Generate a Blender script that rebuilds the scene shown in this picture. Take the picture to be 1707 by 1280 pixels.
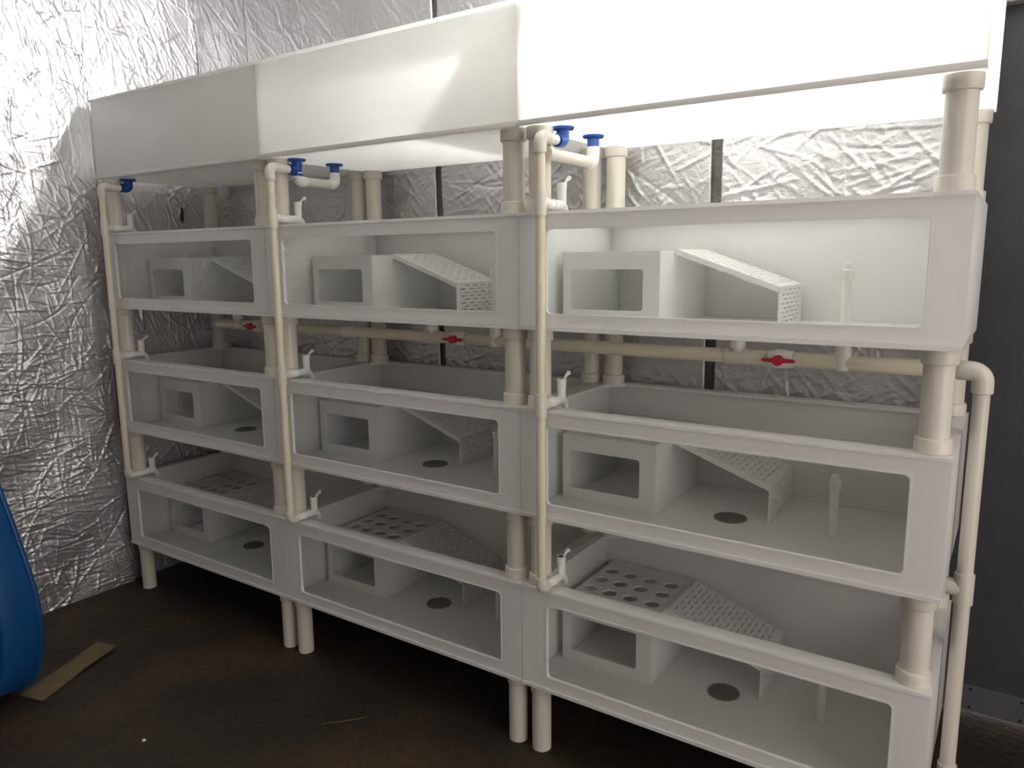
import bpy, bmesh, math, random
import numpy as np
from mathutils import Vector, Matrix
from mathutils.geometry import delaunay_2d_cdt

# ------------------------------------------------------------------ scene, camera, light
scene = bpy.context.scene
for o in list(bpy.data.objects):
    bpy.data.objects.remove(o)
COL = scene.collection
PI = math.pi

FPX = 1255.13                       # focal length in pixels of the 1707 px wide frame
CAM = Vector((3.0794, -1.6429, 1.3902))
YAW, PITCH, ROLL = 0.59191, -0.16435, -0.00966
fw = Vector((-math.sin(YAW) * math.cos(PITCH), math.cos(YAW) * math.cos(PITCH), math.sin(PITCH)))
rt = Vector((math.cos(YAW), math.sin(YAW), 0.0))
up = rt.cross(fw)
rt2 = rt * math.cos(ROLL) + up * math.sin(ROLL)
up2 = up * math.cos(ROLL) - rt * math.sin(ROLL)
cd = bpy.data.cameras.new('camera')
cd.sensor_width = 36.0
cd.lens = FPX * 36.0 / 1707.0
cd.clip_start = 0.02
cam = bpy.data.objects.new('camera', cd)
COL.objects.link(cam)
m3 = Matrix((rt2, up2, -fw)).transposed()
cam.matrix_world = Matrix.Translation(CAM) @ m3.to_4x4()
scene.camera = cam

LAMP_POS = (2.5, 0.262, 2.505)      # bare bulb hanging above the middle of the right-hand stack
LAMP_POWER = 178.0                  # watts of the bulb
WORLD_STRENGTH = 2.65                # daylight outside the doorway
world = bpy.data.worlds.new('room_ambient')
scene.world = world
world.use_nodes = True
bgn = world.node_tree.nodes['Background']
bgn.inputs[0].default_value = (1.0, 0.90, 0.86, 1)
bgn.inputs[1].default_value = WORLD_STRENGTH

DOORWAY = (4.30, -1.75, -0.25, 2.10)   # x of the right wall, y range and height of the open doorway that lets daylight in
pdat = bpy.data.lights.new('doorway_portal', 'AREA')
pdat.shape = 'RECTANGLE'
pdat.size = DOORWAY[2] - DOORWAY[1]; pdat.size_y = DOORWAY[3]
pdat.cycles.is_portal = True
pob = bpy.data.objects.new('doorway_portal', pdat)
COL.objects.link(pob)
pob.location = (DOORWAY[0] + 0.05, (DOORWAY[1] + DOORWAY[2])/2, DOORWAY[3]/2)
pob.rotation_euler = (PI/2, 0, PI/2)

vs = scene.view_settings
vs.view_transform = 'Standard'
vs.look = 'None'
vs.gamma = 1.0
vs.exposure = 0.12
vs.use_curve_mapping = False
cy = scene.cycles
cy.use_adaptive_sampling = True
cy.adaptive_threshold = 0.12
cy.adaptive_min_samples = 24
cy.max_bounces = 11
cy.diffuse_bounces = 8
cy.glossy_bounces = 3
cy.transparent_max_bounces = 32
cy.caustics_reflective = True
cy.sample_clamp_indirect = 4.0

# ------------------------------------------------------------------ materials
def new_mat(name):
    m = bpy.data.materials.new(name)
    m.use_nodes = True
    nt = m.node_tree
    for n in list(nt.nodes):
        nt.nodes.remove(n)
    out = nt.nodes.new('ShaderNodeOutputMaterial')
    return m, nt, out

def principled(name, col, rough=0.5, metal=0.0, noise=0.0, nscale=20.0, bump=0.0, bscale=80.0, spec=0.5):
    m, nt, out = new_mat(name)
    p = nt.nodes.new('ShaderNodeBsdfPrincipled')
    p.inputs['Base Color'].default_value = (*col, 1)
    p.inputs['Roughness'].default_value = rough
    p.inputs['Metallic'].default_value = metal
    p.inputs['Specular IOR Level'].default_value = spec
    tc = nt.nodes.new('ShaderNodeTexCoord')
    if noise > 0:
        n = nt.nodes.new('ShaderNodeTexNoise')
        n.inputs['Scale'].default_value = nscale
        n.inputs['Detail'].default_value = 5
        nt.links.new(tc.outputs['Object'], n.inputs['Vector'])
        r = nt.nodes.new('ShaderNodeMix'); r.data_type = 'RGBA'
        r.inputs['A'].default_value = (*[c * (1 - noise) for c in col], 1)
        r.inputs['B'].default_value = (*[min(1, c * (1 + noise)) for c in col], 1)
        nt.links.new(n.outputs['Fac'], r.inputs['Factor'])
        nt.links.new(r.outputs['Result'], p.inputs['Base Color'])
    if bump > 0:
        n2 = nt.nodes.new('ShaderNodeTexNoise')
        n2.inputs['Scale'].default_value = bscale
        n2.inputs['Detail'].default_value = 6
        nt.links.new(tc.outputs['Object'], n2.inputs['Vector'])
        b = nt.nodes.new('ShaderNodeBump')
        b.inputs['Strength'].default_value = bump
        b.inputs['Distance'].default_value = 0.01
        nt.links.new(n2.outputs['Fac'], b.inputs['Height'])
        nt.links.new(b.outputs['Normal'], p.inputs['Normal'])
    nt.links.new(p.outputs[0], out.inputs[0])
    return m

def translucent_plastic(name, col, trans, rough=0.3):
    m, nt, out = new_mat(name)
    p = nt.nodes.new('ShaderNodeBsdfPrincipled')
    p.inputs['Roughness'].default_value = rough
    p.inputs['Specular IOR Level'].default_value = 0.4
    tc = nt.nodes.new('ShaderNodeTexCoord')
    n = nt.nodes.new('ShaderNodeTexNoise')
    n.inputs['Scale'].default_value = 6
    nt.links.new(tc.outputs['Object'], n.inputs['Vector'])
    r = nt.nodes.new('ShaderNodeMix'); r.data_type = 'RGBA'
    r.inputs['A'].default_value = (*[c * 0.965 for c in col], 1)
    r.inputs['B'].default_value = (*col, 1)
    nt.links.new(n.outputs['Fac'], r.inputs['Factor'])
    nt.links.new(r.outputs['Result'], p.inputs['Base Color'])
    t = nt.nodes.new('ShaderNodeBsdfTranslucent')
    nt.links.new(r.outputs['Result'], t.inputs['Color'])
    mx = nt.nodes.new('ShaderNodeMixShader')
    mx.inputs[0].default_value = trans
    nt.links.new(p.outputs[0], mx.inputs[1])
    nt.links.new(t.outputs[0], mx.inputs[2])
    nt.links.new(mx.outputs[0], out.inputs[0])
    return m

def clear_acrylic(name, haze=0.012):
    m, nt, out = new_mat(name)
    tr = nt.nodes.new('ShaderNodeBsdfTransparent')
    tr.inputs[0].default_value = (0.985, 0.995, 0.99, 1)
    gl = nt.nodes.new('ShaderNodeBsdfGlossy')
    gl.inputs['Roughness'].default_value = 0.03
    lw = nt.nodes.new('ShaderNodeLayerWeight')          # Schlick reflectance of a thin sheet, the same from both sides
    lw.inputs[0].default_value = 0.5
    pw = nt.nodes.new('ShaderNodeMath'); pw.operation = 'POWER'; pw.inputs[1].default_value = 5.0
    ma = nt.nodes.new('ShaderNodeMath'); ma.operation = 'MULTIPLY_ADD'
    ma.inputs[1].default_value = 0.96; ma.inputs[2].default_value = 0.02
    nt.links.new(lw.outputs['Facing'], pw.inputs[0])
    nt.links.new(pw.outputs[0], ma.inputs[0])
    mx = nt.nodes.new('ShaderNodeMixShader')
    nt.links.new(ma.outputs[0], mx.inputs[0])
    nt.links.new(tr.outputs[0], mx.inputs[1])
    nt.links.new(gl.outputs[0], mx.inputs[2])
    df = nt.nodes.new('ShaderNodeBsdfDiffuse')
    df.inputs[0].default_value = (0.8, 0.82, 0.8, 1)
    mx2 = nt.nodes.new('ShaderNodeMixShader')
    mx2.inputs[0].default_value = haze          # light haze and dust on the pane
    nt.links.new(mx.outputs[0], mx2.inputs[1])
    nt.links.new(df.outputs[0], mx2.inputs[2])
    nt.links.new(mx2.outputs[0], out.inputs[0])
    return m

def foil_mat(name):
    m, nt, out = new_mat(name)
    p = nt.nodes.new('ShaderNodeBsdfPrincipled')
    p.inputs['Metallic'].default_value = 0.85
    p.inputs['Roughness'].default_value = 0.41
    tc = nt.nodes.new('ShaderNodeTexCoord')
    n = nt.nodes.new('ShaderNodeTexNoise')
    n.inputs['Scale'].default_value = 4
    nt.links.new(tc.outputs['Object'], n.inputs['Vector'])
    r = nt.nodes.new('ShaderNodeMix'); r.data_type = 'RGBA'
    r.inputs['A'].default_value = (0.62, 0.61, 0.63, 1)
    r.inputs['B'].default_value = (0.73, 0.73, 0.73, 1)
    nt.links.new(n.outputs['Fac'], r.inputs['Factor'])
    nt.links.new(r.outputs['Result'], p.inputs['Base Color'])
    n2 = nt.nodes.new('ShaderNodeTexNoise')
    n2.inputs['Scale'].default_value = 55
    n2.inputs['Detail'].default_value = 4
    n2.inputs['Distortion'].default_value = 1.5
    nt.links.new(tc.outputs['Object'], n2.inputs['Vector'])
    b = nt.nodes.new('ShaderNodeBump')
    b.inputs['Strength'].default_value = 0.35
    b.inputs['Distance'].default_value = 0.004
    nt.links.new(n2.outputs['Fac'], b.inputs['Height'])
    nt.links.new(b.outputs['Normal'], p.inputs['Normal'])
    nt.links.new(p.outputs[0], out.inputs[0])
    return m

def floor_mat(name):
    m, nt, out = new_mat(name)
    p = nt.nodes.new('ShaderNodeBsdfPrincipled')
    tc = nt.nodes.new('ShaderNodeTexCoord')
    n = nt.nodes.new('ShaderNodeTexNoise'); n.inputs['Scale'].default_value = 1.7; n.inputs['Detail'].default_value = 8
    n.inputs['Roughness'].default_value = 0.62
    nt.links.new(tc.outputs['Object'], n.inputs['Vector'])
    cr = nt.nodes.new('ShaderNodeValToRGB')
    e = cr.color_ramp.elements
    e[0].position = 0.30; e[0].color = (0.013, 0.0095, 0.0066, 1)
    e[1].position = 0.72; e[1].color = (0.060, 0.036, 0.017, 1)
    k = cr.color_ramp.elements.new(0.52); k.color = (0.025, 0.017, 0.0105, 1)
    nt.links.new(n.outputs['Fac'], cr.inputs[0])
    n3 = nt.nodes.new('ShaderNodeTexNoise'); n3.inputs['Scale'].default_value = 42; n3.inputs['Detail'].default_value = 6
    nt.links.new(tc.outputs['Object'], n3.inputs['Vector'])
    mr = nt.nodes.new('ShaderNodeMapRange')
    mr.inputs['From Min'].default_value = 0.3; mr.inputs['From Max'].default_value = 0.7
    mr.inputs['To Min'].default_value = 0.72; mr.inputs['To Max'].default_value = 1.25
    nt.links.new(n3.outputs['Fac'], mr.inputs['Value'])
    mm = nt.nodes.new('ShaderNodeMix'); mm.data_type = 'RGBA'; mm.blend_type = 'MULTIPLY'
    mm.inputs['Factor'].default_value = 1.0
    nt.links.new(cr.outputs[0], mm.inputs['A'])
    nt.links.new(mr.outputs[0], mm.inputs['B'])
    nt.links.new(mm.outputs['Result'], p.inputs['Base Color'])
    p.inputs['Roughness'].default_value = 0.62
    p.inputs['Specular IOR Level'].default_value = 0.35
    b = nt.nodes.new('ShaderNodeBump'); b.inputs['Strength'].default_value = 0.3; b.inputs['Distance'].default_value = 0.01
    nt.links.new(n3.outputs['Fac'], b.inputs['Height'])
    nt.links.new(b.outputs['Normal'], p.inputs['Normal'])
    nt.links.new(p.outputs[0], out.inputs[0])
    return m

M = dict(
    sheet=translucent_plastic('milky_plastic_sheet', (0.92, 0.92, 0.905), 0.5, 0.28),
    thin=translucent_plastic('thin_milky_sheet', (0.95, 0.95, 0.935), 0.68, 0.28),
    top_base=translucent_plastic('thick_milky_top_sheet', (0.95, 0.947, 0.935), 0.40, 0.22),
    tank=translucent_plastic('white_tank_sheet', (0.96, 0.957, 0.945), 0.34, 0.28),
    base=translucent_plastic('thick_milky_sheet', (0.96, 0.957, 0.945), 0.30, 0.22),
    insert=translucent_plastic('white_plastic_insert', (0.94, 0.94, 0.93), 0.3, 0.35),
    pane=clear_acrylic('clear_acrylic'),
    pvc=principled('cream_pvc', (0.71, 0.675, 0.59), 0.33, noise=0.03, nscale=9),
    pvc_white=principled('white_pvc', (0.84, 0.83, 0.79), 0.33, noise=0.02, nscale=9),
    pvc_yellow=principled('yellowed_pvc', (0.74, 0.69, 0.53), 0.35, noise=0.04, nscale=7),
    tap=principled('tap_plastic', (0.86, 0.87, 0.86), 0.3, noise=0.02),
    edge=principled('opaque_edge_strip', (0.78, 0.77, 0.73), 0.4, noise=0.02),
    black=principled('black_rubber', (0.012, 0.012, 0.012), 0.6, noise=0.1),
    blue=principled('blue_plastic', (0.012, 0.075, 0.36), 0.35, noise=0.06),
    red=principled('red_plastic', (0.55, 0.012, 0.04), 0.4, noise=0.06),
    grate=principled('grey_drain_plastic', (0.17, 0.16, 0.15), 0.5, noise=0.08),
    foil=foil_mat('silver_foil'),
    gap=principled('dark_wall_core', (0.17, 0.165, 0.155), 0.8, noise=0.3, nscale=30, bump=0.4),
    floor=floor_mat('damp_concrete'),
    ceil=principled('pale_ceiling', (0.74, 0.73, 0.71), 0.8, noise=0.1, nscale=6, bump=0.2),
    door=principled('charcoal_door_panel', (0.060, 0.061, 0.071), 0.55, noise=0.35, nscale=5, bump=0.12, bscale=60),
    kick=principled('grey_metal_strip', (0.16, 0.16, 0.18), 0.5, metal=0.3, noise=0.15, nscale=14),
    plaster=principled('grey_plaster', (0.36, 0.34, 0.32), 0.85, noise=0.12, nscale=4, bump=0.2),
    frame=principled('pale_door_frame', (0.45, 0.41, 0.40), 0.6, noise=0.1),
    tub=principled('deep_blue_tub_plastic', (0.003, 0.055, 0.19), 0.38, noise=0.15, nscale=8),
    card=principled('brown_cardboard', (0.13, 0.094, 0.045), 0.85, noise=0.3, nscale=16, bump=0.5, bscale=50),
    straw=principled('dry_straw', (0.12, 0.09, 0.055), 0.8, noise=0.2),
    chip=principled('pale_grit', (0.6, 0.57, 0.5), 0.8, noise=0.2),
    print=principled('grey_print', (0.16, 0.15, 0.12), 0.6, noise=0.2),
)

# ------------------------------------------------------------------ mesh helpers
class MB:
    def __init__(self):
        self.v = []; self.f = []
    def add(self, vs_, fs_):
        k = len(self.v)
        self.v += [tuple(p) for p in vs_]
        self.f += [tuple(i + k for i in f) for f in fs_]
        return self
    def box(self, a, b):
        (x0, y0, z0), (x1, y1, z1) = a, b
        return self.add([(x0,y0,z0),(x1,y0,z0),(x1,y1,z0),(x0,y1,z0),(x0,y0,z1),(x1,y0,z1),(x1,y1,z1),(x0,y1,z1)],
                        [(0,3,2,1),(4,5,6,7),(0,1,5,4),(1,2,6,5),(2,3,7,6),(3,0,4,7)])
    def sweep(self, pts, radii, seg=16, cap=True):
        """round tube through pts with one radius per point"""
        pts = [Vector(p) for p in pts]
        if not hasattr(radii, '__len__'):
            radii = [radii] * len(pts)
        n = len(pts); rings = []
        prev = None
        for i, p in enumerate(pts):
            if i == 0: t = pts[1] - p
            elif i == n - 1: t = p - pts[i-1]
            else:
                a = pts[i] - pts[i-1]; b = pts[i+1] - pts[i]
                if a.length < 1e-7: t = b
                elif b.length < 1e-7: t = a
                else: t = a.normalized() + b.normalized()
            if t.length < 1e-9: t = Vector((0, 0, 1))
            t.normalize()
            if prev is None:
                h = Vector((1, 0, 0)) if abs(t.x) < 0.8 else Vector((0, 1, 0))
                u = t.cross(h).normalized()
            else:
                u = (prev - t * prev.dot(t)).normalized()
            prev = u
            w = t.cross(u)
            rings.append([p + (u * math.cos(2*PI*k/seg) + w * math.sin(2*PI*k/seg)) * radii[i] for k in range(seg)])
        vs_ = [q for r in rings for q in r]; fs_ = []
        for i in range(n - 1):
            for k in range(seg):
                a = i*seg + k; b = i*seg + (k+1) % seg
                fs_.append((a, b, b + seg, a + seg))
        if cap:
            fs_.append(tuple(range(seg))[::-1]); fs_.append(tuple((n-1)*seg + k for k in range(seg)))
        return self.add(vs_, fs_)
    def cyl(self, a, b, r, seg=16):
        return self.sweep([a, b], r, seg)
    def lathe(self, prof, c=(0, 0, 0), seg=24, closed=False):
        """prof = [(r, z)], round the z axis"""
        n = len(prof); vs_ = []; fs_ = []
        for r, z in prof:
            for k in range(seg):
                vs_.append((c[0] + r*math.cos(2*PI*k/seg), c[1] + r*math.sin(2*PI*k/seg), c[2] + z))
        for i in range(n if closed else n - 1):
            j = (i + 1) % n
            for k in range(seg):
                a = i*seg + k; b = i*seg + (k+1) % seg
                fs_.append((a, b, j*seg + (k+1) % seg, j*seg + k))
        if not closed:
            fs_.append(tuple(range(seg))[::-1]); fs_.append(tuple((n-1)*seg + k for k in range(seg)))
        return self.add(vs_, fs_)
    def plate(self, outer, holes, t, frame):
        """flat plate with holes: 2D loops, thickness t along the frame normal; frame = (origin, u, v, n)"""
        o, u, v, nn = [Vector(q) for q in frame]
        loops = [outer] + holes
        pts = []; edges = []
        for lp in loops:
            k = len(pts); pts += [Vector(p) for p in lp]
            edges += [(k + i, k + (i+1) % len(lp)) for i in range(len(lp))]
        r = delaunay_2d_cdt(pts, edges, [], 1, 1e-7)
        P = r[0]
        def inside(c_, lp):
            w_ = False; n_ = len(lp)
            for a_ in range(n_):
                (xa, ya), (xb, yb) = lp[a_], lp[(a_+1) % n_]
                if (ya > c_.y) != (yb > c_.y) and c_.x < (xb-xa)*(c_.y-ya)/(yb-ya) + xa: w_ = not w_
            return w_
        bbs = [(min(p[0] for p in h), max(p[0] for p in h), min(p[1] for p in h), max(p[1] for p in h)) for h in holes]
        F = []
        for f in r[2]:
            c_ = sum((P[i_] for i_ in f), Vector((0, 0))) / len(f)
            if not inside(c_, outer): continue
            if any(b_[0] <= c_.x <= b_[1] and b_[2] <= c_.y <= b_[3] and inside(c_, h) for b_, h in zip(bbs, holes)): continue
            F.append(f)
        k = len(P)
        vs_ = [o + u*p.x + v*p.y for p in P] + [o + u*p.x + v*p.y + nn*t for p in P]
        fs_ = [tuple(f) for f in F] + [tuple(i + k for i in reversed(f)) for f in F]
        cnt = {}
        for f in F:
            for i in range(len(f)):
                a, b = f[i], f[(i+1) % len(f)]
                cnt[(a, b)] = 1
        for (a, b) in cnt:
            if (b, a) not in cnt:
                fs_.append((b, a, a + k, b + k))
        return self.add(vs_, fs_)
    def mesh(self, name, mat, smooth=True, angle=35, bevel=0.0):
        me = bpy.data.meshes.new(name)
        me.from_pydata(self.v, [], self.f)
        bm = bmesh.new(); bm.from_mesh(me)
        bmesh.ops.recalc_face_normals(bm, faces=bm.faces)
        if bevel > 0:
            es = [e for e in bm.edges if len(e.link_faces) == 2 and e.calc_face_angle(0) > 0.9]
            bmesh.ops.bevel(bm, geom=es, offset=bevel, segments=2, affect='EDGES', profile=0.6)
        bm.to_mesh(me); bm.free()
        me.materials.append(mat)
        if smooth:
            me.shade_smooth()
            me.set_sharp_from_angle(angle=math.radians(angle))
        return me

def put(name, me, parent=None, loc=(0, 0, 0), rot=(0, 0, 0)):
    o = bpy.data.objects.new(name, me)
    COL.objects.link(o)
    o.location = loc; o.rotation_euler = rot
    if parent is not None:
        o.parent = parent
    return o

def thing(name, label, cat, loc=(0, 0, 0), group=None, rot=(0, 0, 0)):
    o = bpy.data.objects.new(name, None)
    COL.objects.link(o)
    o.empty_display_size = 0.05
    o.location = loc; o.rotation_euler = rot
    tag(o, label, cat, group)
    return o

def tag(o, label, cat, group=None):
    o['label'] = label; o['category'] = cat
    if group: o['group'] = group
    return o

def struct(o, label=None, cat=None):
    o['kind'] = 'structure'
    if label: o['label'] = label
    if cat: o['category'] = cat
    return o

def rrect(x0, y0, x1, y1, r, n=4):
    out = []
    for cx_, cy_, a0 in ((x1-r, y1-r, 0), (x0+r, y1-r, 90), (x0+r, y0+r, 180), (x1-r, y0+r, 270)):
        for k in range(n + 1):
            a = math.radians(a0 + 90*k/n)
            out.append((cx_ + r*math.cos(a), cy_ + r*math.sin(a)))
    return out

def circ(cx_, cy_, r, n=20):
    return [(cx_ + r*math.cos(2*PI*k/n), cy_ + r*math.sin(2*PI*k/n)) for k in range(n)]

def arc(c, a, b, r, n=6):
    """quarter bend: starts in direction a from centre corner c, ends in direction b (unit vectors)"""
    c, a, b = Vector(c), Vector(a), Vector(b)
    ctr = c + a*r + b*r
    return [tuple(ctr - b*r*math.cos(t) - a*r*math.sin(t)) for t in [k*PI/2/n for k in range(n + 1)]]

# ------------------------------------------------------------------ room shell
XL, YB, ZC = -0.075, 0.552, 2.68     # left foil face, back foil face, ceiling
DOOR_Y = 0.886
rng = np.random.default_rng(7)

def creased(w, h, res, creases, stars, angf, amp=1.0, low=0.0035):
    nu, nv = int(w / res) + 1, int(h / res) + 1
    U, V = np.meshgrid(np.linspace(0, w, nu), np.linspace(0, h, nv), indexing='ij')
    H = np.zeros_like(U)
    for _ in range(14):
        kx, ky = rng.normal(0, 9, 2); ph = rng.uniform(0, 6.28)
        H += low * 0.35 * np.sin(kx*U + ky*V + ph)
    du, dv = w/(nu-1), h/(nv-1)
    def crease(cu, cv, ang, L, wd, a, curv):
        R = L*0.5 + wd*4
        i0, i1 = max(0, int((cu-R)/du)), min(nu, int((cu+R)/du) + 2)
        j0, j1 = max(0, int((cv-R)/dv)), min(nv, int((cv+R)/dv) + 2)
        if i0 >= i1 or j0 >= j1: return
        x = U[i0:i1, j0:j1] - cu; y = V[i0:i1, j0:j1] - cv
        c, s_ = math.cos(ang), math.sin(ang)
        s = x*c + y*s_; n = -x*s_ + y*c + curv*s*s + 0.1*wd*np.sin(s*90 + cu*50)
        tp = np.clip(1 - np.abs(s)/(L*0.5), 0, 1)**0.6
        H[i0:i1, j0:j1] += a * tp * np.exp(-(n/wd)**2)
    for _ in range(creases):
        cu, cv = rng.uniform(0, w), rng.uniform(0, h)
        ang = angf(cu, cv) + rng.normal(0, 0.22)
        if rng.random() < 0.22: ang = rng.uniform(0, PI)
        L = float(np.clip(rng.lognormal(-2.1, 0.65), 0.03, 0.6))
        wd = rng.uniform(0.0020, 0.0046)
        crease(cu, cv, ang, L, wd, amp*min(0.0038, 0.0005 + rng.exponential(0.0010))*(1 if rng.random() < 0.72 else -1), rng.normal(0, 0.9))
    for _ in range(stars):
        cu, cv = rng.uniform(0, w), rng.uniform(0, h)
        for k in range(rng.integers(7, 13)):
            a = rng.uniform(0, 2*PI); L = rng.uniform(0.06, 0.16)
            crease(cu + math.cos(a)*L*0.55, cv + math.sin(a)*L*0.55, a, L, rng.uniform(0.003, 0.006), amp*rng.uniform(0.001, 0.0035), 0)
    return U, V, H

def foil_panel(parent, origin, u, v, n, w, h, res, creases, stars, angf, amp=1.0, thick=0.012):
    U, V, H = creased(w, h, res, creases, stars, angf, amp)
    nu, nv = U.shape
    o, u, v, n = [np.array(q, float) for q in (origin, u, v, n)]
    P = (o + U[..., None]*u + V[..., None]*v + H[..., None]*n).reshape(-1, 3)
    idx = np.arange(nu*nv).reshape(nu, nv)
    q = np.stack([idx[:-1, :-1], idx[1:, :-1], idx[1:, 1:], idx[:-1, 1:]], -1).reshape(-1, 4)
    ring = np.concatenate([idx[:, 0], idx[-1, 1:], idx[-2::-1, -1], idx[0, -2:0:-1]])
    Pb = P[ring] - n*thick
    kb = len(P)
    m = len(ring)
    rb = np.arange(m) + kb
    side = np.stack([ring, rb, np.roll(rb, -1), np.roll(ring, -1)], -1)
    P = np.concatenate([P, Pb]); Q = np.concatenate([q, side])
    me = bpy.data.meshes.new('foil_sheet')
    me.vertices.add(len(P)); me.vertices.foreach_set('co', P.astype(np.float32).ravel())
    me.loops.add(Q.size); me.loops.foreach_set('vertex_index', Q.astype(np.int32).ravel())
    me.polygons.add(len(Q)); me.polygons.foreach_set('loop_start', np.arange(0, Q.size, 4, dtype=np.int32))
    me.update(calc_edges=True); me.validate()
    me.materials.append(M['foil'])
    me.shade_smooth()
    return put('foil_sheet', me, parent)

fl = struct(put('floor', MB().box((-0.4, -3.6, -0.1), (5.0, 1.1, 0)).mesh('floor', M['floor'], False)),
            'dark damp brown concrete floor', 'floor')
ce = struct(put('ceiling', MB().box((-0.4, -3.6, ZC), (5.0, 1.1, ZC + 0.1)).mesh('ceiling', M['ceil'], False)),
            'pale ceiling above the tank rack', 'ceiling')
wl = struct(put('wall_left', MB().box((-0.25, -3.6, 0), (XL - 0.02, 1.1, ZC)).mesh('wall_left', M['gap'], False)),
            'left wall lined with crinkled silver foil', 'wall')
wb = struct(put('wall_back', MB().box((XL - 0.02, YB + 0.02, 0), (2.925, 0.93, ZC)).mesh('wall_back', M['gap'], False)),
            'back wall lined with crinkled silver foil behind the tanks', 'wall')
# foil sheets on the left wall (each hung from top to bottom)
def ang_left(y0):
    def f(u, v):
        return (0.10 if v < 1.45 else (1.35 if v > 1.75 else 0.8)) if rng.random() < 0.8 else 1.4
    return f
ZT = ZC - 0.005
foil_panel(wl, (XL - 0.010, YB + 0.008, 0.0), (0, -1, 0), (0, 0, 1), (1, 0, 0), YB - 0.036, ZT, 0.004, 1500, 16, lambda u, v: 1.2)
foil_panel(wl, (XL, 0.038, 0.0), (0, -1, 0), (0, 0, 1), (1, 0, 0), 0.92, ZT, 0.0034, 4300, 46, ang_left(0.038), 1.1)
foil_panel(wl, (XL, -0.886, 0.0), (0, -1, 0), (0, 0, 1), (1, 0, 0), 1.2, ZT, 0.008, 900, 16, ang_left(-0.9))
# foil sheets on the back wall, with dark open joints between them
for x0, x1, nc in ((XL - 0.006, 0.262, 1100), (0.270, 1.272, 3300), (1.303, 2.305, 3300), (2.337, 2.905, 2000)):
    foil_panel(wb, (x0, YB, 0.0), (1, 0, 0), (0, 0, 1), (0, -1, 0), x1 - x0, ZT, 0.0045, nc, int(22*(x1-x0)) + 2,
               lambda u, v: (-1.0 if v > 1.9 else (-0.9 if rng.random() < 0.5 else 0.25)))
# slit torn in the foil near the back corner
put('torn_slit', MB().plate([(0, 0), (0.006, 0.02), (0.004, 0.062), (-0.003, 0.075), (-0.004, 0.03)], [], 0.004,
    ((XL - 0.006, 0.412, 1.563), (0, -1, 0), (0, 0, 1), (1, 0, 0))).mesh('torn_slit', M['black'], False), wl)

# dark door in a recess to the right of the rack
d = struct(put('door_1', MB().box((2.93, DOOR_Y, 0.015), (DOORWAY[0] - 0.004, DOOR_Y + 0.04, 2.045)).mesh('door_1', M['door'], False, bevel=0.002)),
           'charcoal door panel to the right of the rack', 'door')
kp = put('kick_strip', MB().box((2.94, DOOR_Y - 0.012, 0.018), (4.25, DOOR_Y, 0.098)).mesh('kick_strip', M['kick'], False, bevel=0.002), d)
rv = MB().lathe([(0.0045, 0), (0.004, 0.002), (0.0015, 0.003)], seg=8).mesh('rivet', M['black'])
for i in range(9):
    put('rivet', rv, kp, (3.055 + 0.13*i, DOOR_Y - 0.012, 0.088), (PI/2, 0, 0))
    put('rivet', rv, kp, (3.055 + 0.13*i, DOOR_Y - 0.012, 0.030), (PI/2, 0, 0))
struct(put('trim_1', MB().box((2.93, DOOR_Y - 0.03, 2.047), (DOORWAY[0] - 0.004, DOOR_Y + 0.04, 2.16)).mesh('trim_1', M['frame'], False, bevel=0.004)),
       'pale door head trim', 'door trim')
struct(put('wall_right', MB().box((2.93, DOOR_Y, 2.162), (DOORWAY[0] - 0.004, DOOR_Y + 0.04, ZC)).mesh('wall_right', M['gap'], False)),
       'dark wall above the charcoal door', 'wall')

# walls behind and beside the camera; daylight comes in through the open doorway on the right
struct(put('wall_front', MB().box((-0.25, -3.6, 0), (DOORWAY[0], -3.45, ZC)).mesh('wall_front', M['plaster'], False)),
       'plain grey wall facing the rack', 'wall')
dw = MB()
dw.plate([(-3.45, 0), (DOORWAY[1], 0), (DOORWAY[1], DOORWAY[3]), (DOORWAY[2], DOORWAY[3]), (DOORWAY[2], 0), (DOOR_Y, 0), (DOOR_Y, ZC), (-3.45, ZC)], [], 0.12,
         ((DOORWAY[0], 0, 0), (0, 1, 0), (0, 0, 1), (1, 0, 0)))
struct(put('wall_side', dw.mesh('wall_side', M['plaster'], False)), 'plain grey wall with an open doorway to the right of the rack', 'wall')

# ------------------------------------------------------------------ the rack: dimensions
D = 0.516                     # tank depth
T = 0.008                     # sheet thickness
H = 0.298                     # tank height
ZB = {4: 1.718, 3: 1.209, 2: 0.704, 1: 0.2065}
STACK = ['left', 'middle', 'right']
TIER = {4: 'top', 3: 'upper', 2: 'middle', 1: 'lowest'}
g = 0.0015                    # half the joint between neighbouring stacks

# --- windowed tank parts, local origin at front left bottom corner
fx = ((0, 0, 0), (1, 0, 0), (0, 0, 1), (0, 1, 0))          # plates in the x-z plane, thickness towards +y
tank_front = MB().plate([(g, 0.0104), (1-g, 0.0104), (1-g, H-T-0.0004), (g, H-T-0.0004)], [rrect(0.0785, 0.0395, 0.9325, 0.2575, 0.0155)], T, fx).mesh('front_panel', M['tank'], False)
def back_mesh(m): return MB().box((g, D-T+0.0004, 0.0104), (1-g, D, H-T-0.0004)).mesh('back_panel', m, bevel=0.001)
def side_mesh(m): return MB().box((0, T+0.0004, 0.0104), (T, D-T, H-T-0.0004)).mesh('side_panel', m, bevel=0.001)
tank_back, tank_side = back_mesh(M['tank']), side_mesh(M['tank'])
st_back, st_side = back_mesh(M['sheet']), side_mesh(M['thin'])
fz = ((0, 0, 0), (1, 0, 0), (0, 1, 0), (0, 0, 1))
DX, DYc = 0.497, 0.245
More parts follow.
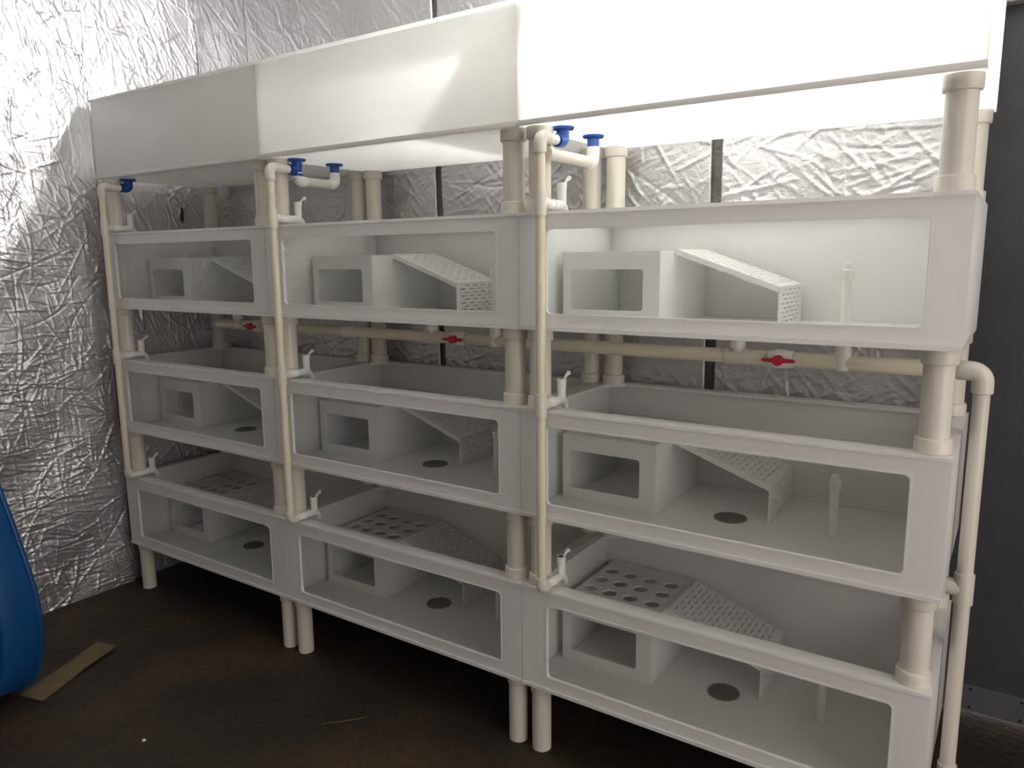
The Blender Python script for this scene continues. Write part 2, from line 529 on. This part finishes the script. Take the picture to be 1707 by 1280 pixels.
tank_floor = MB().plate([(g, -0.004), (1-g, -0.004), (1-g, D), (g, D)], [circ(DX, DYc, 0.043, 28)], 0.010, fz).mesh('floor_panel', M['base'], False)
c = 0.03
def chamfer(x0, y0, x1, y1, c):
    return [(x0+c, y0), (x1-c, y0), (x1, y0+c), (x1, y1-c), (x1-c, y1), (x0+c, y1), (x0, y1-c), (x0, y0+c)]
glint_trim = MB().plate(rrect(0.0785, 0.0395, 0.9325, 0.2575, 0.0155), [rrect(0.0825, 0.0435, 0.9285, 0.2535, 0.0115)], T + 0.0018,
                      ((0, -0.0018, 0), (1, 0, 0), (0, 0, 1), (0, 1, 0))).mesh('added_glint_trim', M['insert'], False)  # raised trim added so the opening shows a lit lower and shaded upper edge
tank_rim = MB().plate([(g, -0.003), (1-g, -0.003), (1-g, D+0.002), (g, D+0.002)], [chamfer(0.030, 0.044, 0.970, D-0.034, 0.048)], T,
                      ((0, 0, H-T), (1, 0, 0), (0, 1, 0), (0, 0, 1))).mesh('rim', M['tank'], False)
pane = MB().box((0.067, T + 0.0006, 0.030), (0.944, T + 0.0046, 0.268)).mesh('window_pane', M['pane'], False)
gr = MB().lathe([(0.0425, 0.001), (0.0425, 0.0125), (0.038, 0.0125), (0.038, 0.001)], (0, 0, 0), 28, True)
for k in range(-5, 6):
    y = k*0.0068; hw = math.sqrt(max(0.0, 0.0395**2 - y*y))
    gr.box((-hw, y-0.0012, 0.003), (hw, y+0.0012, 0.0115))
for k in range(-2, 3):
    x = k*0.0145; hw = math.sqrt(0.0395**2 - x*x)
    gr.box((x-0.0012, -hw, 0.002), (x+0.0012, hw, 0.0105))
grate = gr.mesh('drain_grate', M['grate'], angle=30)
sump = MB().lathe([(0.060, -0.0005), (0.059, -0.005), (0.030, -0.020), (0.021, -0.026), (0.020, -0.045),
                   (0.016, -0.045), (0.016, -0.024), (0.028, -0.016), (0.0425, -0.006), (0.0425, -0.0005)], seg=28, closed=True).mesh('drain_funnel', M['pvc_white'])

def breeding_tank(i, k):
    desc = {
        (0, 3): 'dim grey windowed plastic tank in the left stack, just below its plain top tank',
        (1, 3): 'bright windowed plastic tank in the middle stack, just below its plain top tank',
        (2, 3): 'brightly lit windowed plastic tank in the right stack, just below its plain top tank',
        (0, 2): 'windowed plastic tank in the left stack, second up from the floor',
        (1, 2): 'windowed plastic tank in the middle stack, second up from the floor',
        (2, 2): 'windowed plastic tank in the right stack, second up from the floor',
        (0, 1): 'dark windowed plastic tank nearest the floor in the left stack',
        (1, 1): 'windowed plastic tank nearest the floor in the middle stack',
        (2, 1): 'windowed plastic tank nearest the floor in the right stack'}[(i, k)]
    t = thing('breeding_tank', desc, 'tank', (i, 0, ZB[k]), 'windowed tanks of the rack')
    put('front_panel', tank_front, t)
    put('back_panel', tank_back, t)
    put('side_panel', tank_side, t, (g, 0, 0))
    put('side_panel', tank_side, t, (1-g-T, 0, 0))
    put('floor_panel', tank_floor, t)
    r = put('rim', tank_rim, t)
    put('added_glint_trim', glint_trim, t)
    p = put('window_pane', pane, t); p['label'] = 'clear window pane'
    q = put('drain_grate', grate, t, (DX, DYc, 0)); q['label'] = 'round dark grey drain grate'
    put('drain_funnel', sump, t, (DX, DYc, 0))
    return t

# --- plain storage tank on top
HT = 0.298
st_front = MB().box((g, 0, 0.0104), (1-g, T, HT-T-0.0004)).mesh('front_panel', M['sheet'], bevel=0.001)
st_floor = MB().box((g, -0.005, 0), (1-g, D, 0.010)).mesh('floor_panel', M['top_base'], bevel=0.001)
st_edge = MB().box((g, -0.0092, -0.001), (1-g, -0.0056, 0.0125)).mesh('base_edge', M['edge'], bevel=0.001)
st_rim = MB().plate([(g, -0.005), (1-g, -0.005), (1-g, D+0.003), (g, D+0.003)], [chamfer(0.030, 0.050, 0.970, D-0.034, 0.03)], T,
                    ((0, 0, HT-T), (1, 0, 0), (0, 1, 0), (0, 0, 1))).mesh('rim', M['sheet'], False)
for i in range(3):
    t = thing('storage_tank', ['plain grey-white windowless tank on top of the left stack, against the foil wall',
                               'plain white windowless tank on top of the middle stack, crossed by a slanting shadow',
                               'glowing plain white windowless tank on top of the right stack'][i], 'tank', (i, 0, ZB[4]), 'plain top tanks')
    put('front_panel', st_front, t)
    put('back_panel', st_back, t)
    put('side_panel', st_side, t, (g, 0, 0))
    put('side_panel', st_side, t, (1-g-T, 0, 0))
    put('floor_panel', st_floor, t)
    put('rim', st_rim, t)
    put('base_edge', st_edge, t)

for i in range(3):
    for k in (3, 2, 1):
        breeding_tank(i, k)

# ------------------------------------------------------------------ support posts
def post_meshes(h, top=True, bottom=True, r=0.0285, rc=0.0345):
    sh = MB().cyl((0, 0, 0.0005), (0, 0, h - 0.0005), r, 28).mesh('shaft', M['pvc'])
    cm = MB().lathe([(r, 0), (rc, 0), (rc, 0.026), (rc - 0.0015, 0.029), (r, 0.030)], seg=28, closed=True).mesh('collar', M['pvc'])
    return sh, cm
gaps = [(4, ZB[3] + H, ZB[4]), (3, ZB[2] + H, ZB[3]), (2, ZB[1] + H, ZB[2])]
def post(i, side, depth, z0, z1, meshes, label, name='support_post', legs=False):
    sh, cm = meshes
    x = i + (0.040 if side == 'left' else 0.960)
    y = 0.040 if depth == 'front' else D - 0.042
    t = thing(name, label, 'leg' if legs else 'post', (x, y, z0), 'floor legs' if legs else 'support posts')
    put('shaft', sh, t)
    if not legs:
        put('collar', cm, t, (0, 0, 0.0005))
    put('collar', cm, t, (0, 0, z1 - z0 - 0.0005), (PI, 0, 0))
for k, z0, z1 in gaps:
    ms = post_meshes(z1 - z0)
    where = {4: 'under the plain top tank', 3: 'under the uppermost windowed tank', 2: 'standing on the lowest tank'}[k]
    for i in range(3):
        for side in ('left', 'right'):
            for dp in ('front', 'back'):
                post(i, side, dp, z0, z1, ms, f'cream pipe post {where} of the {STACK[i]} stack, {dp} {side} corner')
lm = post_meshes(ZB[1], r=0.0275, rc=0.0315)
for i in range(3):
    for side in ('left', 'right'):
        for dp in ('front', 'back'):
            if dp == 'back' and i > 1: continue
            post(i, side, dp, 0.0, ZB[1], lm, f'cream pipe leg on the floor under the {STACK[i]} stack, {dp} {side} corner', 'floor_leg', True)

# ------------------------------------------------------------------ inside the tanks: shelters, ramps, overflow pipes
SX0, SX1, SY0, SY1, SH = 0.036, 0.318, 0.165, D - T - 0.004, 0.188   # shelter, heights above the tank floor
th = 0.005
sh_front = MB().plate([(SX0, 0), (SX1, 0), (SX1, SH-th), (SX0, SH-th)], [rrect(0.060, 0.034, 0.272, 0.142, 0.008)], th,
                      ((0, SY0, 0), (1, 0, 0), (0, 0, 1), (0, 1, 0))).mesh('front_panel', M['insert'], False)
sh_side = MB().box((0, SY0 + th, 0), (th, SY1, SH - th)).mesh('side_panel', M['insert'], bevel=0.0006)
holes = [circ(hx, hy, 0.0225, 20) for hy in (0.272, 0.345, 0.418) for hx in (0.072, 0.136, 0.203, 0.272)]
sh_top = MB().plate([(SX0, SY0), (SX1, SY0), (SX1, SY1), (SX0, SY1)], holes, th,
                    ((0, 0, SH - th), (1, 0, 0), (0, 1, 0), (0, 0, 1))).mesh('top_panel', M['insert'], False)
RX0, RX1, RY0, RY1, RZ1, RZ0 = 0.326, 0.592, 0.262, 0.486, 0.192, 0.098
slope = Vector((RX1 - RX0, 0, RZ0 - RZ1)); SL = slope.length; su = slope.normalized(); sn = Vector((-su.z, 0, su.x)) * -1
if sn.z > 0: sn = -sn
slots = []
ncol = 17
for a in range(ncol):
    u0 = 0.012 + a * (SL - 0.024) / ncol
    off = 0.0 if a % 2 == 0 else 0.0215
    b = 0.012 + off
    while b + 0.029 < RY1 - RY0 - 0.008:
        slots.append([(u0, b), (u0 + 0.0042, b), (u0 + 0.0042, b + 0.029), (u0, b + 0.029)])
        b += 0.043
ramp_plate = MB().plate([(0, 0), (SL, 0), (SL, RY1-RY0), (0, RY1-RY0)], slots, 0.004,
                        ((RX0, RY0, RZ1), su, (0, 1, 0), sn)).mesh('sloping_plate', M['insert'], False)
ev = []
for a in range(8):
    z = 0.008 + a * 0.0112
    b = 0.020 + (0.0 if a % 2 == 0 else 0.0215)
    while b + 0.026 < RY1 - RY0 - 0.006:
        ev.append([(b, z), (b + 0.026, z), (b + 0.026, z + 0.0036), (b, z + 0.0036)])
        b += 0.043
ramp_end = MB().plate([(0, 0), (RY1-RY0, 0), (RY1-RY0, RZ0), (0, RZ0)], ev, 0.004,
                      ((RX1, RY0, 0.0), (0, 1, 0), (0, 0, 1), (-1, 0, 0))).mesh('end_plate', M['insert'], False)
lip = MB().plate([(0, 0), (SL, 0), (SL, -0.014), (0, -0.014)], [], 0.004, ((RX0, RY0 - 0.004, RZ1), su, -sn, (0, 1, 0))).mesh('edge_lip', M['insert'], False)
hook = MB().box((RX0 - 0.008, RY0, RZ1 - 0.030), (RX0 - 0.002, RY1, RZ1 + 0.0005)).mesh('hanging_hook', M['insert'], False)
op_tube = MB().cyl((0, 0, 0.0005), (0, 0, 0.135), 0.0105, 18).mesh('tube', M['pvc_white'])
oc = MB().lathe([(0.0125, 0.118), (0.0135, 0.120), (0.0135, 0.138), (0.0120, 0.140)], seg=18)
for k in range(8):
    a = 2*PI*k/8
    pts = [(0.0118*math.cos(a)*math.cos(e), 0.0118*math.sin(a)*math.cos(e), 0.139 + 0.016*math.sin(e)) for e in (0, 0.5, 1.0, 1.45)]
    oc.sweep(pts, 0.0016, 6)
op_cap = oc.mesh('slotted_cap', M['pvc_white'])
for i in range(3):
    for k in (3, 2, 1):
        zf = ZB[k] + 0.0105
        tn = {3: 'uppermost windowed', 2: 'second-lowest windowed', 1: 'lowest windowed'}[k] + f' tank of the {STACK[i]} stack'
        s = thing('hide_box', f'white hide box with square opening in the {tn}', 'hide box', (i, 0, zf), 'hide boxes')
        put('front_panel', sh_front, s); put('top_panel', sh_top, s)
        put('side_panel', sh_side, s, (SX0, 0, 0)); put('side_panel', sh_side, s, (SX1 - th, 0, 0))
        r = thing('perforated_ramp', f'white slotted sloping ramp in the {tn}', 'ramp', (i, 0, zf), 'slotted ramps')
        put('sloping_plate', ramp_plate, r); put('end_plate', ramp_end, r); put('edge_lip', lip, r); put('hanging_hook', hook, r)
        o = thing('overflow_pipe', f'short capped overflow pipe standing in the {tn}', 'pipe', (i + 0.746, 0.25, zf), 'overflow pipes')
        put('tube', op_tube, o); put('slotted_cap', op_cap, o)

# ------------------------------------------------------------------ water supply: pipes, taps, blue fittings
PX, PY, PR = 0.085, -0.032, 0.0125
zelb = 1.683
tz = {k: ZB[k] + H + 0.018 for k in (3, 2, 1)}
ptop = arc((0, 0, zelb), (0, 0, -1), (0, 1, 0), 0.016)
riser = MB().cyl((0, 0, tz[1] + 0.012), (0, 0, zelb - 0.014), PR, 18).mesh('riser', M['pvc_yellow'])
elbow_top = MB().sweep([(0, 0, zelb - 0.040), (0, 0, zelb - 0.034), (0, 0, zelb - 0.034)] + ptop + [(0, 0.034, zelb)],
                       [0.0152, 0.0158, 0.0158] + [0.0160]*7 + [0.0158], 18).mesh('elbow', M['pvc'])
stub = MB().cyl((0, 0.030, zelb), (0, 0.075, zelb), 0.0128, 18).mesh('branch', M['pvc_white'])
tee = MB().sweep([(0, 0, -0.030), (0, 0, 0.030)], 0.0156, 18).cyl((0, 0, 0), (0, 0.028, 0), 0.0150, 18).mesh('tee', M['pvc'])
pbot = arc((0, 0, 0), (0, 0, 1), (0, 1, 0), 0.014)
elbow_bot = MB().sweep([(0, 0, 0.030), (0, 0, 0.026)] + pbot + [(0, 0.028, 0)], [0.0158, 0.016] + [0.0155]*7 + [0.015], 18).mesh('elbow', M['pvc'])

tap_body = MB().sweep([(0, 0, 0), (0, 0.030, 0), (0, 0.030, 0), (0, 0.034, 0), (0, 0.034, 0), (0, 0.070, 0), (0, 0.078, -0.001), (0, 0.088, -0.006), (0, 0.095, -0.016), (0, 0.098, -0.030)],
                      [0.0118, 0.0122, 0.0142, 0.0142, 0.0115, 0.0125, 0.0125, 0.0105, 0.0090, 0.0085], 16).mesh('body', M['tap'])
tap_stem = MB().lathe([(0.0125, 0.0), (0.0118, 0.018), (0.0125, 0.036), (0.0132, 0.038), (0.0132, 0.050), (0.0100, 0.050), (0.0100, 0.047)], seg=18).mesh('valve_stem', M['tap'])
tap_dot = MB().lathe([(0.0098, 0.0472), (0.0098, 0.0478), (0.003, 0.0482)], seg=16).mesh('stem_opening', M['black'])
tap_lever = MB().sweep([(0.004, 0.004, 0.046), (0.006, 0.010, 0.054), (0.008, 0.016, 0.060), (0.010, 0.021, 0.063), (0.011, 0.025, 0.0635)],
                       [0.0030, 0.0036, 0.0050, 0.0070, 0.0040], 12).mesh('lever', M['tap'])
level = {3: 'highest', 2: 'middle', 1: 'lowest'}
for i in range(3):
    p = thing('supply_pipe', ['thin cream supply pipe up the left edge of the rack, beside the foil wall',
                              'thin cream supply pipe between the left and middle stacks',
                              'thin cream supply pipe between the middle and right stacks'][i], 'pipe', (i + PX, PY, 0), 'vertical supply pipes')
    put('riser', riser, p); put('elbow', elbow_top, p); put('branch', stub, p)
    put('tee', tee, p, (0, 0, tz[3])); put('tee', tee, p, (0, 0, tz[2])); put('elbow', elbow_bot, p, (0, 0, tz[1]))
    for k in (3, 2, 1):
        t = thing('water_tap', f'white plastic tap, {level[k]} of the three on the supply pipe of the {STACK[i]} stack', 'tap',
                  (i + PX, PY + 0.0285, tz[k]), 'white taps')
        put('body', tap_body, t)
        s = put('valve_stem', tap_stem, t, (0, 0.076, 0.006))
        put('stem_opening', tap_dot, s)
        put('lever', tap_lever, s)

# blue tank connectors under the top tanks
flange = MB().lathe([(0.012, 0.0), (0.029, 0.0), (0.029, -0.004), (0.027, -0.007), (0.0175, -0.007), (0.0165, -0.010)], seg=28).mesh('flange', M['blue'])
by1, by2 = 0.078, 0.242
fy1 = by1 - PY
bend = MB().sweep([(0, 0, -0.008), (0, 0, -0.020)] + arc((0, 0, zelb - ZB[4]), (0, 0, 1), (0, -1, 0), 0.012)[1:] + [(0, -0.030, zelb - ZB[4])],
                  [0.0165]*2 + [0.0168]*6 + [0.0168], 20).mesh('bend', M['blue'])
down = MB().cyl((0, 0, -0.030), (0, 0, -0.066), 0.0150, 20).mesh('outlet', M['blue'])
nut = MB().lathe([(0.0165, -0.046), (0.0195, -0.046), (0.0195, -0.054), (0.0165, -0.054)], seg=12, closed=True).mesh('nut', M['blue'])
neck = MB().cyl((0, 0, -0.008), (0, 0, -0.030), 0.0165, 20).mesh('neck', M['blue'])
for i in range(3):
    f = thing('tank_connector', ['dark blue tank connector at the top of the supply pipe beside the foil wall',
                                 'blue tank connector with outlet at the top of the supply pipe of the middle stack',
                                 'bright blue elbow connector at the top of the supply pipe of the right stack'][i], 'connector',
              (i + PX, by1, ZB[4]), 'blue connectors')
    put('flange', flange, f); put('bend', bend, f)
    if i == 1:
        put('outlet', down, f); put('nut', nut, f)
for i in (1, 2):
    f = thing('tank_connector', ['', 'blue tank connector above the white U-shaped pipe of the middle stack, farther back',
                                 'blue tank connector above the white elbow pipe of the right stack, farther back'][i], 'connector',
              (i + PX, by2, ZB[4]), 'blue connectors')
    put('flange', flange, f); put('neck', neck, f)
zU = 1.648
L2 = by2 - by1
r_ = 0.0155
up_ = [tuple(Vector(q)) for q in arc((0, 0, 0), (0, 0, 1), (0, 1, 0), 0.018)]
up_b = arc((0, L2, 0), (0, -1, 0), (0, 0, 1), 0.018)
t = thing('u_pipe', 'white U-shaped pipe joining the two blue connectors of the middle stack', 'pipe', (1 + PX, by1, zU))
put('elbow', MB().sweep([(0, 0, 0.028), (0, 0, 0.020)] + up_ + [(0, 0.028, 0), (0, 0.032, 0)], [0.0172, 0.0175] + [0.0175]*7 + [0.0175, 0.0165], 20).mesh('elbow', M['pvc_white']), t)
put('crossbar', MB().cyl((0, 0.028, 0), (0, L2 - 0.026, 0), 0.0150, 20).mesh('crossbar', M['pvc']), t)
put('elbow', MB().sweep([(0, L2 - 0.032, 0), (0, L2 - 0.028, 0)] + up_b + [(0, L2, 0.022), (0, L2, 0.040)], [0.0165, 0.0175] + [0.0175]*7 + [0.0175, 0.0172], 20).mesh('elbow', M['pvc_white']), t)
t = thing('elbow_pipe', 'cream elbow pipe running forward from the rear blue connector of the right stack', 'pipe', (2 + PX, by1, zU - 0.002))
put('crossbar', MB().cyl((0, -0.060, 0), (0, L2 - 0.026, 0), 0.0150, 20).mesh('crossbar', M['pvc']), t)
put('collar', MB().cyl((0, -0.082, 0), (0, -0.058, 0), 0.0175, 20).mesh('collar', M['pvc']), t)
put('elbow', MB().sweep([(0, L2 - 0.032, 0), (0, L2 - 0.028, 0)] + up_b + [(0, L2, 0.022), (0, L2, 0.042)], [0.0165, 0.0175] + [0.0175]*7 + [0.0175, 0.0172], 20).mesh('elbow', M['pvc_white']), t)

# ------------------------------------------------------------------ drain pipework
DYP = 0.25
zd = {3: ZB[3] - 0.067, 2: ZB[2] - 0.056, 1: ZB[1] - 0.056}
RX = 3.029
def L(x, z): return (x - RX, 0, z)
VX = [i + 0.606 for i in range(3)]
dp = thing('drain_pipe', 'long yellowed drain pipe running below the uppermost windowed tanks', 'pipe', (RX, DYP, 0))
ends = [0.36] + [q for v in VX for q in (v - 0.030, v + 0.030)] + [RX - 0.052]
for a, b in zip(ends[0::2], ends[1::2]):
    put('pipe_run', MB().cyl(L(a, zd[3]), L(b, zd[3]), 0.0185, 20).mesh('pipe_run', M['pvc_yellow']), dp)
put('socket', MB().cyl(L(1.088, zd[3]), L(1.135, zd[3]), 0.0210, 20).mesh('socket', M['pvc_white']), dp)
stand_tee = MB().cyl((0, 0, 0.010), (0, 0, 0.0665), 0.0155, 18).sweep([(0, 0, 0.035), (0, 0, 0.0), (0, 0, -0.016), (0, 0, -0.021)], [0.0165, 0.0205, 0.0185, 0.010], 18).mesh('standing_tee', M['pvc_white'])
drain_tee = MB().cyl((0, 0, -0.0), (0, 0, 0.0215), 0.0185, 18).sweep([(-0.028, 0, 0), (0.028, 0, 0)], 0.0212, 20).mesh('drain_tee', M['pvc'])
for i in range(3):
    put('standing_tee', stand_tee, dp, L(i + 0.746, zd[3]))
    put('drain_tee', drain_tee, dp, L(i + DX, zd[3]))
rp = thing('down_pipe', 'cream down pipe with a rounded elbow at the right end of the rack', 'pipe', (RX, DYP, 0))
eb = arc(L(RX, zd[3]), (-1, 0, 0), (0, 0, -1), 0.024)
put('elbow', MB().sweep([L(RX - 0.051, zd[3]), L(RX - 0.046, zd[3])] + eb + [L(RX, zd[3] - 0.046), L(RX, zd[3] - 0.048)],
    [0.0190, 0.0215] + [0.0215]*7 + [0.0215, 0.0190], 22).mesh('elbow', M['pvc']), rp)
put('shaft', MB().cyl(L(RX, 0.0), L(RX, zd[3] - 0.03), 0.0165, 20).mesh('shaft', M['pvc']), rp)
put('tee', MB().cyl(L(RX, zd[2] - 0.035), L(RX, zd[2] + 0.035), 0.0205, 20).cyl(L(RX, zd[2]), L(RX - 0.034, zd[2]), 0.0195, 20).mesh('tee', M['pvc']), rp)
put('tee', MB().cyl(L(RX, zd[1] - 0.035), L(RX, zd[1] + 0.060), 0.0205, 20).cyl(L(RX, zd[1]), L(RX - 0.034, zd[1]), 0.0195, 20).mesh('tee', M['pvc']), rp)
for k, w_ in ((2, 'below the second-lowest windowed tanks'), (1, 'below the lowest windowed tanks')):
    o = put('branch_pipe', MB().cyl((0, 0, 0), (2.59, 0, 0), 0.0105, 16).mesh('branch_pipe', M['pvc_yellow']), None, (0.40, DYP, zd[k]))
    tag(o, f'thin yellowed drain pipe {w_}, ending at the down pipe', 'pipe', 'lower drain pipes')
vb = MB().sweep([(-0.029, 0, 0), (-0.026, 0, 0), (-0.018, 0, 0), (-0.012, 0, 0), (0.012, 0, 0), (0.018, 0, 0), (0.026, 0, 0), (0.029, 0, 0)],
                [0.0200, 0.0212, 0.0212, 0.0235, 0.0235, 0.0212, 0.0212, 0.0200], 20).cyl((0, 0, 0), (0, -0.030, 0), 0.0115, 16).mesh('body', M['pvc_white'])
hb = MB().cyl((0, -0.028, 0), (0, -0.043, 0), 0.0130, 18)
hb.sweep([(-0.038, -0.037, 0), (-0.034, -0.037, 0), (-0.010, -0.036, 0)], [0.0028, 0.0042, 0.0055], 10)
hb.sweep([(0.010, -0.036, 0), (0.034, -0.037, 0), (0.040, -0.037, 0)], [0.0055, 0.0048, 0.0030], 10)
hm = hb.mesh('handle', M['red'])
for i in range(3):
    t = thing('ball_valve', f'drain valve with red butterfly handle under the upper windowed tank of the {STACK[i]} stack', 'valve',
              (i + 0.606, DYP, zd[3]), 'red-handled valves')
    put('body', vb, t)
    h_ = put('handle', hm, t); h_['label'] = 'red butterfly handle'

# ------------------------------------------------------------------ lamp (hangs above the frame)
lp = thing('hanging_bulb', 'bare lit bulb hanging on a black cable above the right stack', 'lamp', LAMP_POS)
put('neck', MB().lathe([(0.030, 0.040), (0.022, 0.050), (0.016, 0.056)], seg=20).mesh('neck', M['tap']), lp)
pl = bpy.data.lights.new('bulb_light', 'POINT')
pl.energy = LAMP_POWER; pl.color = (1.0, 0.985, 0.965); pl.shadow_soft_size = 0.036
put('bulb_light', pl, lp)
put('socket', MB().lathe([(0.015, 0.055), (0.019, 0.057), (0.019, 0.085), (0.008, 0.092)], seg=18).mesh('socket', M['black']), lp)
put('cable', MB().cyl((0, 0, 0.090), (0, 0, ZC - LAMP_POS[2] - 0.001), 0.003, 8).mesh('cable', M['black']), lp)

# ------------------------------------------------------------------ things on the floor
# blue tub stood on its end at the left side of the frame
half = [(0.06, 0.0), (0.13, 0.0), (0.19, 0.008), (0.235, 0.030), (0.262, 0.075), (0.277, 0.13), (0.287, 0.20), (0.289, 0.27), (0.282, 0.36),
        (0.268, 0.43), (0.255, 0.49), (0.231, 0.60), (0.205, 0.70), (0.178, 0.79), (0.145, 0.86), (0.10, 0.91), (0.04, 0.932)]
outline = half + [(-x, z) for x, z in reversed(half)]
NT = len(outline)
def tub_loop(inset, y):
    kx, kz = 1 - inset/0.29, 1 - inset/0.465
    return [(x*kx, y, 0.466 + (z - 0.466)*kz) for x, z in outline]
def loft(secs):
    vs_ = [p for s_ in secs for p in tub_loop(*s_)]; fs_ = []
    for s_ in range(len(secs) - 1):
        for k in range(NT):
            fs_.append((s_*NT + k, s_*NT + (k+1) % NT, (s_+1)*NT + (k+1) % NT, (s_+1)*NT + k))
    fs_.append(tuple(range(NT))[::-1]); fs_.append(tuple((len(secs)-1)*NT + k for k in range(NT)))
    return MB().add(vs_, fs_)
tb = thing('blue_tub', 'deep blue plastic tub stood on end by the foil wall', 'tub', (0.305, -0.764, 0.0), None, (0, 0, math.radians(33.9)))
put('shell', loft([(0.058, -0.128), (0.046, -0.132), (0.034, -0.126), (0.010, -0.004), (0.020, -0.002), (0.046, -0.114), (0.060, -0.118)]).mesh('shell', M['tub'], angle=55), tb)
lp_ = tub_loop(0.010, 0.0)
put('rolled_rim', MB().sweep(lp_ + lp_[:2], 0.0098, 10, False).mesh('rolled_rim', M['tub'], angle=60), tb)
lp_ = tub_loop(0.074, -0.128)
put('base_ridge', MB().sweep(lp_ + lp_[:2], 0.006, 8, False).mesh('base_ridge', M['tub'], angle=60), tb)

# torn strip of cardboard
cb = MB()
pc = [(0.485, -0.668), (0.582, -0.648), (0.520, -0.520), (0.497, -0.470), (0.452, -0.335), (0.372, -0.362), (0.410, -0.470), (0.440, -0.560)]
k = len(pc)
zz = [0.002, 0.004, 0.003, 0.008, 0.012, 0.016, 0.006, 0.003]
top = [(x, y, z + 0.004) for (x, y), z in zip(pc, zz)]
bot = [(x, y, max(0.0, z - 0.001)) for (x, y), z in zip(pc, zz)]
cb.add(top + bot, [(0, 1, 2, 7), (7, 2, 3, 6), (6, 3, 4, 5), (8, 15, 10, 9), (15, 14, 11, 10), (14, 13, 12, 11)] +
       [(a, a + k, (a+1) % k + k, (a+1) % k) for a in range(k)])
cbo = put('cardboard_strip', cb.mesh('cardboard_strip', M['card'], False))
tag(cbo, 'torn strip of brown cardboard lying flat on the dark floor', 'cardboard')
stw = put('straw', MB().sweep([(1.42, -0.245, 0.003), (1.465, -0.205, 0.006), (1.500, -0.165, 0.005), (1.515, -0.135, 0.003)], [0.0012, 0.0016, 0.0015, 0.0008], 6).mesh('straw', M['straw']))
tag(stw, 'thin dry straw lying on the floor below the middle stack', 'straw')
ch = put('grit_chip', MB().lathe([(0.002, 0.0), (0.006, 0.002), (0.005, 0.005), (0.001, 0.007)], (1.045, -0.579, 0), 7).mesh('grit_chip', M['chip'], False))
tag(ch, 'tiny pale chip on the bare floor', 'chip')
